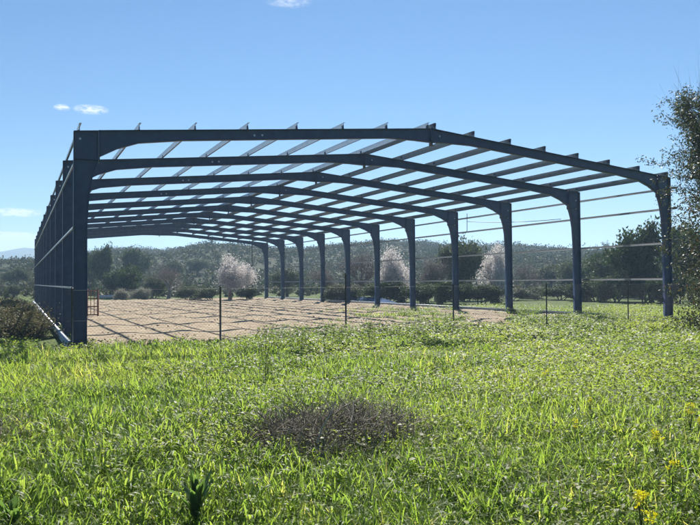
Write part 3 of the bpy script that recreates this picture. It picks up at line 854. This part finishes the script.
# dock plants
def dock(px, py, hgt, nl, seed, label):
    rng = np.random.RandomState(seed); p = on_z(px, py, 0)
    root = empty('dock_plant', (float(p[0]), float(p[1]), float(terrain(p[0], p[1]))))
    tag(root, label, 'plant')
    for k in range(nl):
        a = k*2.4+rng.uniform(-.4, .4); L = hgt*rng.uniform(.7, 1.1); lean = rng.uniform(.1, .8)**1.3; n = 9
        V = []; T = []
        t = np.linspace(0, 1, n)
        wdt = .022*np.sin(np.pi*np.clip(t*.93+.05, 0, 1))**.8*(t > .12)+.006
        for i in range(n):
            f = L*(lean*t[i]*.6+.35*lean*t[i]**3); z = L*(t[i]-.25*lean*t[i]**2.5)
            c = np.array([math.cos(a)*f, math.sin(a)*f, z]); e = np.array([-math.sin(a), math.cos(a), 0])
            rip = .012*math.sin(i*2.1+k)
            V += [c+e*wdt[i]+[0, 0, rip], c-[0, 0, .004], c-e*wdt[i]+[0, 0, -rip]]
        Q = []
        for i in range(n-1):
            for j in range(2): Q.append((i*3+j, i*3+j+1, (i+1)*3+j+1, (i+1)*3+j))
        link('leaf', quad_mesh('leaf', V, Q, np.full(len(V), rng.rand()), smooth=True), DOCK, root)
    return root
dock(196, 525, .36, 30, 1, 'upright dark dock plant with broad pale tipped leaves near the bottom of the picture')
dock(14, 538, .30, 16, 2, 'dock plant with broad leaves at the bottom left corner')

# tall thin weed stalks
def stalk(px, py, hgt, seed, label):
    rng = np.random.RandomState(seed); p = on_z(px, py, 0); root = empty('tall_weed', (float(p[0]), float(p[1]), float(terrain(p[0], p[1]))))
    tag(root, label, 'weed'); b = QB(); tips = []
    for s in range(5):
        d = np.array([rng.normal(0, .13), rng.normal(0, .13), 1]); P = [np.array([rng.normal(0, .05), rng.normal(0, .05), 0])]
        for i in range(6): P.append(P[-1]+d*hgt*rng.uniform(.75, 1.05)/6+rng.normal(0, .012, 3))
        b.tube(P, np.linspace(.006, .002, 7), 4, .3)
        for q in P[2:]:
            e = q+np.array([rng.normal(0, .10), rng.normal(0, .10), .10]); b.tube([q, (q+e)/2, e], [.003, .002, .001], 3, .3); tips += [e, (q+e)/2]
    b.build('stem', STALK, root)
    V, Q, T = leaves(rng, np.array(tips), 5, .03, .045, .4, (0, .5), .3)
    link('foliage', quad_mesh('foliage', V, Q, T), WEED, root)
stalk(265, 388, .95, 1, 'tall thin dark weed with feathery leaves rising above the grass left of centre')
stalk(340, 352, .72, 2, 'tall dark weed in front of the second fence post from the left')
stalk(372, 352, .66, 3, 'tall dark weed right of the second fence post from the left')
stalk(300, 356, .62, 4, 'tall dark weed between the first two fence posts')

# yellow mustard flowers
FL = [(690, 412, .42, 8, 'yellow mustard flower at the right edge, farther up than the others'),
      (697, 425, .36, 5, 'small yellow mustard flower right at the edge below the top one'),
      (656, 437, .40, 8, 'yellow mustard flower left of the right edge pair'),
      (641, 500, .44, 9, 'large yellow mustard flower nearest the bottom right'),
      (672, 470, .40, 4, 'pale yellow green mustard head between the two big flowers at the right'),
      (574, 425, .38, 4, 'small yellow mustard flower left of the others at mid right'),
      (545, 372, .40, 5, 'faint yellow mustard flower far back at mid right'),
      (590, 402, .38, 4, 'faint yellow mustard flower behind the mid right one'),
      (651, 520, .40, 4, 'small yellow mustard flower at the bottom edge on the right')]
for k, (px, py, hgt, nf, lab) in enumerate(FL):
    rng = np.random.RandomState(100+k); d = ray(px, py); zt = hgt
    p = on_z(px, py, hgt*.93)
    root = empty('mustard_flower', (float(p[0]), float(p[1]), float(terrain(p[0], p[1])))); tag(root, lab, 'flower')
    b = QB(); tips = []
    for s in range(nf):
        e = np.array([rng.normal(0, .026), rng.normal(0, .026), hgt*rng.uniform(.86, 1.08)])
        b.tube([(0, 0, 0), (e[0]*.2, e[1]*.2, hgt*.55), e], [.004, .003, .0015], 4, .5); tips.append(e)
    b.build('stem', STALK, root)
    V, Q, T = leaves(rng, np.array(tips), 14, .012, .016, .9, (0, 1), .5)
    link('petals', quad_mesh('petals', V, Q, T), PETAL, root)

# ------------------------------------------------------------------ haze, sky, sun
SUN_AZ, SUN_EL = R(28.6), R(44)                    # azimuth from +Y towards +X
hb = QB(); hb.box((-2150, -2150, -8), (2150, 2150, 110))
hm, nt, out = new_mat('haze_air')
pv = N(nt, 'ShaderNodeVolumePrincipled'); pv.inputs['Color'].default_value = (.50, .74, 1, 1)
pv.inputs['Density'].default_value = .0007; pv.inputs['Anisotropy'].default_value = .25
nt.links.new(pv.outputs[0], out.inputs['Volume'])
ho = hb.build('haze', hm, None); tag(ho, 'thin pale blue air haze over the whole place', 'haze', kind='stuff')

world = bpy.data.worlds.new('World'); S.world = world; world.use_nodes = True
nt = world.node_tree; nt.nodes.clear()
out = N(nt, 'ShaderNodeOutputWorld'); bg = N(nt, 'ShaderNodeBackground'); bg.inputs['Strength'].default_value = .050
sky = N(nt, 'ShaderNodeTexSky', sky_type='NISHITA'); sky.sun_disc = False
sky.sun_elevation = SUN_EL; sky.sun_rotation = SUN_AZ
sky.air_density = 1.0; sky.dust_density = .05; sky.ozone_density = 5.0; sky.altitude = 100
tc = N(nt, 'ShaderNodeTexCoord'); sp = N(nt, 'ShaderNodeSeparateXYZ'); nt.links.new(tc.outputs['Generated'], sp.inputs[0])
def math_(op, a, b=None, c=None):
    n = N(nt, 'ShaderNodeMath', operation=op)
    for i, v in enumerate((a, b, c)):
        if v is None: continue
        if isinstance(v, (int, float)): n.inputs[i].default_value = v
        else: nt.links.new(v, n.inputs[i])
    return n.outputs[0]
azn = math_('ARCTAN2', sp.outputs['X'], sp.outputs['Y']); eln = math_('ARCSINE', sp.outputs['Z'])
cmb = N(nt, 'ShaderNodeCombineXYZ'); nt.links.new(math_('MULTIPLY', azn, 85.), cmb.inputs[0]); nt.links.new(math_('MULTIPLY', eln, 230.), cmb.inputs[1])
nz = N(nt, 'ShaderNodeTexNoise'); nz.inputs['Scale'].default_value = 1.0; nz.inputs['Detail'].default_value = 6; nz.inputs['Roughness'].default_value = .68
nt.links.new(cmb.outputs[0], nz.inputs['Vector'])
cl = None
for (cx_, cy_, wx, wy, amt) in ((91, 109.5, 17, 5, 1.0), (62, 107.5, 8, 3.5, 1.0), (16, 212.5, 24, 4.5, 1.3), (4, 245.5, 72, 13, 9.0), (288, 1, 26, 7, .45)):
    d = ray(cx_, cy_); a0 = math.atan2(d[0], d[1]); e0 = math.asin(d[2]/np.linalg.norm(d))
    u = math_('DIVIDE', math_('SUBTRACT', azn, a0), wx/F_PX*1.0); v = math_('DIVIDE', math_('SUBTRACT', eln, e0), wy/F_PX)
    q = math_('SUBTRACT', 1.0, math_('ADD', math_('MULTIPLY', u, u), math_('MULTIPLY', v, v)))
    q = math_('MULTIPLY', math_('MAXIMUM', q, 0.0), amt)
    cl = q if cl is None else math_('MAXIMUM', cl, q)
fac = math_('MULTIPLY', cl, math_('MULTIPLY', math_('SUBTRACT', nz.outputs['Fac'], .36), 4.4))
fac = math_('MINIMUM', math_('MAXIMUM', fac, 0.0), .9)
mx = N(nt, 'ShaderNodeMix', data_type='RGBA'); nt.links.new(fac, mx.inputs[0]); hs = N(nt, 'ShaderNodeHueSaturation'); hs.inputs['Saturation'].default_value = 1.2; hs.inputs['Value'].default_value = .86
nt.links.new(sky.outputs[0], hs.inputs['Color']); nt.links.new(hs.outputs[0], mx.inputs[6])
mx.inputs[7].default_value = (9.6, 9.8, 10.0, 1)
nt.links.new(mx.outputs[2], bg.inputs['Color']); nt.links.new(bg.outputs[0], out.inputs['Surface'])

sl = bpy.data.lights.new('sun', 'SUN'); sl.energy = 5.0; sl.angle = R(.53); sl.color = (1, .95, .87)
so = bpy.data.objects.new('sun', sl); C.objects.link(so)
sd = Vector((math.sin(SUN_AZ)*math.cos(SUN_EL), math.cos(SUN_AZ)*math.cos(SUN_EL), math.sin(SUN_EL)))
so.rotation_euler = sd.to_track_quat('Z', 'Y').to_euler(); so.location = (0, 0, 60)

S.view_settings.view_transform = 'Standard'; S.view_settings.look = 'None'
S.view_settings.exposure = 1.17; S.view_settings.gamma = 1.0; S.view_settings.use_curve_mapping = False
S.render.engine = 'CYCLES'
S.cycles.max_bounces = 6; S.cycles.diffuse_bounces = 3; S.cycles.transmission_bounces = 4; S.cycles.volume_bounces = 0
S.cycles.use_denoising = True
